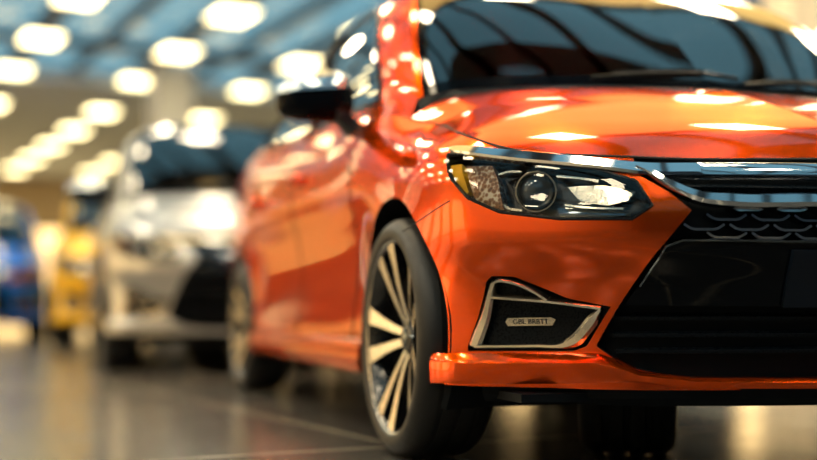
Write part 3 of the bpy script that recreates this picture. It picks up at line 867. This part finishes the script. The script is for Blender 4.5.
struct('window_1', MB().box((P0, Q0, H_CEIL+.31), (P1, QS, H_CEIL+.33)), M['skyglass'])
# walls
struct('wall_left', MB().box((P0-.3, Q0, 0), (P0, Q1, H_CEIL+.3)), M['cream'])
struct('wall_right', MB().box((P1, Q0, 0), (P1+.3, Q1, H_CEIL+.3)), M['navy'])
struct('wall_far', MB().box((P0-.3, Q1, 0), (P1+.3, Q1+.3, H_CEIL+.3)), M['tan'])
struct('wall_back', MB().box((P0-.3, Q0-.3, 0), (P1+.3, Q0, H_CEIL+.3)), M['navy'])
# added out-of-view wall, keeps the blue car out of the door reflections
mb = MB().box((-6.6, 12.9, 0), (-2.68, 13.05, .72)).box((-6.6, 12.9, 1.42), (-2.68, 13.05, 2.05), 0).box((-6.6, 12.88, .72), (-2.68, 13.06, 1.42), 1)  # gold and maroon bands shaped for the reflection in the doors
for x in np.arange(-6.6, -2.6, .97): mb.box((x - .06, 12.84, 0), (x + .06, 13.08, 2.1), 2)
o = mb.build('wall_reflection_blocker', [mat('gold_reflection_panel', (.95, .66, .26), .3), mat('maroon_reflection_band', (.16, .03, .02), .3), M['white']], None, smooth=False); tag(o, kind='structure')
# columns
def hallpt(px, d):
    x, y = plan_at(px, d); v = HALL.inverted() @ Vector((x, y, 0)); return v.x, v.y
for n, (px, d, w, m) in enumerate(((170, 21, .32, 'white'), (792, 15, .26, 'cream'))):
    p, q = hallpt(px, d); struct('trim_%d' % (k + 1 + n), MB().box((p-w, q-w, 0), (p+w, q+w, H_CEIL+.2)), M[m])
# lit showcases along the walls
def showcase(p0, q0, p1, q1, z0, z1, nrm, label, group):
    a, b = Vector((p0, q0, 0)), Vector((p1, q1, 0)); L = (b - a).length; t = (b - a).normalized(); n = Vector((nrm[0], nrm[1], 0))
    root = empty('lit_showcase'); root.matrix_world = HALL @ Matrix.Translation(((p0+p1)/2, (q0+q1)/2, z0)) @ Matrix.Rotation(math.atan2(t.y, t.x), 4, 'Z')
    s = 1 if Vector((-t.y, t.x, 0)).dot(n) > 0 else -1
    h = z1 - z0; mb = MB()
    fr = .08
    for bx in (((-L/2, 0, 0), (-L/2+fr, s*.14, h)), ((L/2-fr, 0, 0), (L/2, s*.14, h)), ((-L/2, 0, 0), (L/2, s*.14, fr)), ((-L/2, 0, h-fr), (L/2, s*.14, h))):
        (x0, y0, z_0), (x1, y1, z_1) = bx; mb.box((x0, min(y0, y1), z_0), (x1, max(y0, y1), z_1))
    mb.build('frame', M['beamdark'], root, smooth=False)
    mb = MB(); mb.box((-L/2+fr, min(.0, s*.07), fr), (L/2-fr, max(.0, s*.07), h-fr)); mb.build('lit_panel', M['wallglow'], root, smooth=False)
    tag(root, label, 'showcase', group)
    return root
for q in np.arange(8.0, 36, 3.4):
    showcase(P0, q, P0, q + 2.6, .0, 2.9, (1, 0), 'warm lit showcase standing against the cream side wall', 'lit showcases along the side wall')
for p in np.arange(-6.8, 15, 2.9):
    showcase(p, Q1, p + 2.6, Q1, .0, 3.0, (0, -1), 'warm lit showcase in the row at the far end of the hall', 'lit showcases on the far wall')
for q in np.arange(3, 30, 4.5):
    showcase(P1, q, P1, q + 2.2, .0, 3.2, (-1, 0), 'warm lit showcase standing against the dark blue wall', 'lit showcases on the dark wall')
# added out-of-view glowing panel that brightens the hood
lp = empty('hood_fill_panel'); lp.matrix_world = HALL @ Matrix.Translation((4.4, 6.85, H_CEIL + .14))
MB().box((-4.2, -1.7, .06), (4.2, 1.7, .14)).box((-4.25, -1.75, 0), (-4.2, 1.75, .14)).box((4.2, -1.75, 0), (4.25, 1.75, .14)).box((-4.2, -1.75, 0), (4.2, -1.7, .14)).box((-4.2, 1.7, 0), (4.2, 1.75, .14)).build('frame', M['lampmetal'], lp, smooth=False)
MB().box((-4.19, -1.69, .02), (4.19, 1.69, .055)).build('diffuser', mat('hood_fill_diffuser', (.9, .85, .7), .5, emit=(1, .62, .16), strength=1.5), lp, smooth=False)
tag(lp, 'added out-of-view glowing panel brightening the hood of the orange sedan', 'fill panel')
# ceiling lamps
proto = None
for p in LP:
    for j in range(-9, 10):
        q = 16.3 + 2.75*j
        if q < -2.5 or q > Q1 - 1: continue
        if proto is None:
            proto = empty('ceiling_lamp')
            MB().box((-.29, -.40, -.09), (.29, .40, 0)).build('frame', M['lampmetal'], proto, smooth=False)
            MB().box((-.26, -.37, -.105), (.26, .37, -.085)).build('diffuser', M['lampglow'], proto, smooth=False)
            o = proto
        else:
            o = proto.copy(); COL.objects.link(o)
            for ch in list(proto.children):
                c = ch.copy(); COL.objects.link(c); c.parent = o
        o.matrix_world = HALL @ Matrix.Translation((p, q, H_CEIL + .2 if q < QS else H_CEIL + .05))
        if q > 15.5:
            for ch in o.children:
                if ch.name.startswith('diffuser'): ch.material_slots[0].link = 'OBJECT'; ch.material_slots[0].material = M['lampdim']
        tag(o, 'warm white rectangular lamp glowing in the rows on the showroom ceiling', 'ceiling lamp', 'ceiling lamps in rows')

# ---------------------------------------------------------------- daylight, camera, output
w = bpy.data.worlds.new('daylight'); SC.world = w; w.use_nodes = True
bg = w.node_tree.nodes['Background']; bg.inputs['Color'].default_value = (.22, .42, .50, 1); bg.inputs['Strength'].default_value = 1.25
cd = bpy.data.cameras.new('camera'); cam = bpy.data.objects.new('camera', cd); COL.objects.link(cam)
cam.location = (CX, CY, CZ); cam.rotation_euler = (math.radians(90), 0, -PHI)
cd.sensor_width = 36; cd.lens = 1200 / 817 * 36; cd.shift_y = (312 - 230) / 817; cd.clip_start = .05
cd.dof.use_dof = True; cd.dof.focus_distance = 2.80; cd.dof.aperture_fstop = .0529 / .065; cd.dof.aperture_blades = 0
SC.camera = cam
SC.view_settings.view_transform = 'Standard'; SC.view_settings.look = 'None'; SC.view_settings.gamma = 1; SC.view_settings.use_curve_mapping = False
SC.view_settings.exposure = 0.15
SC.cycles.use_denoising = True
SC.cycles.max_bounces = 12; SC.cycles.transparent_max_bounces = 16; SC.cycles.sample_clamp_indirect = 8
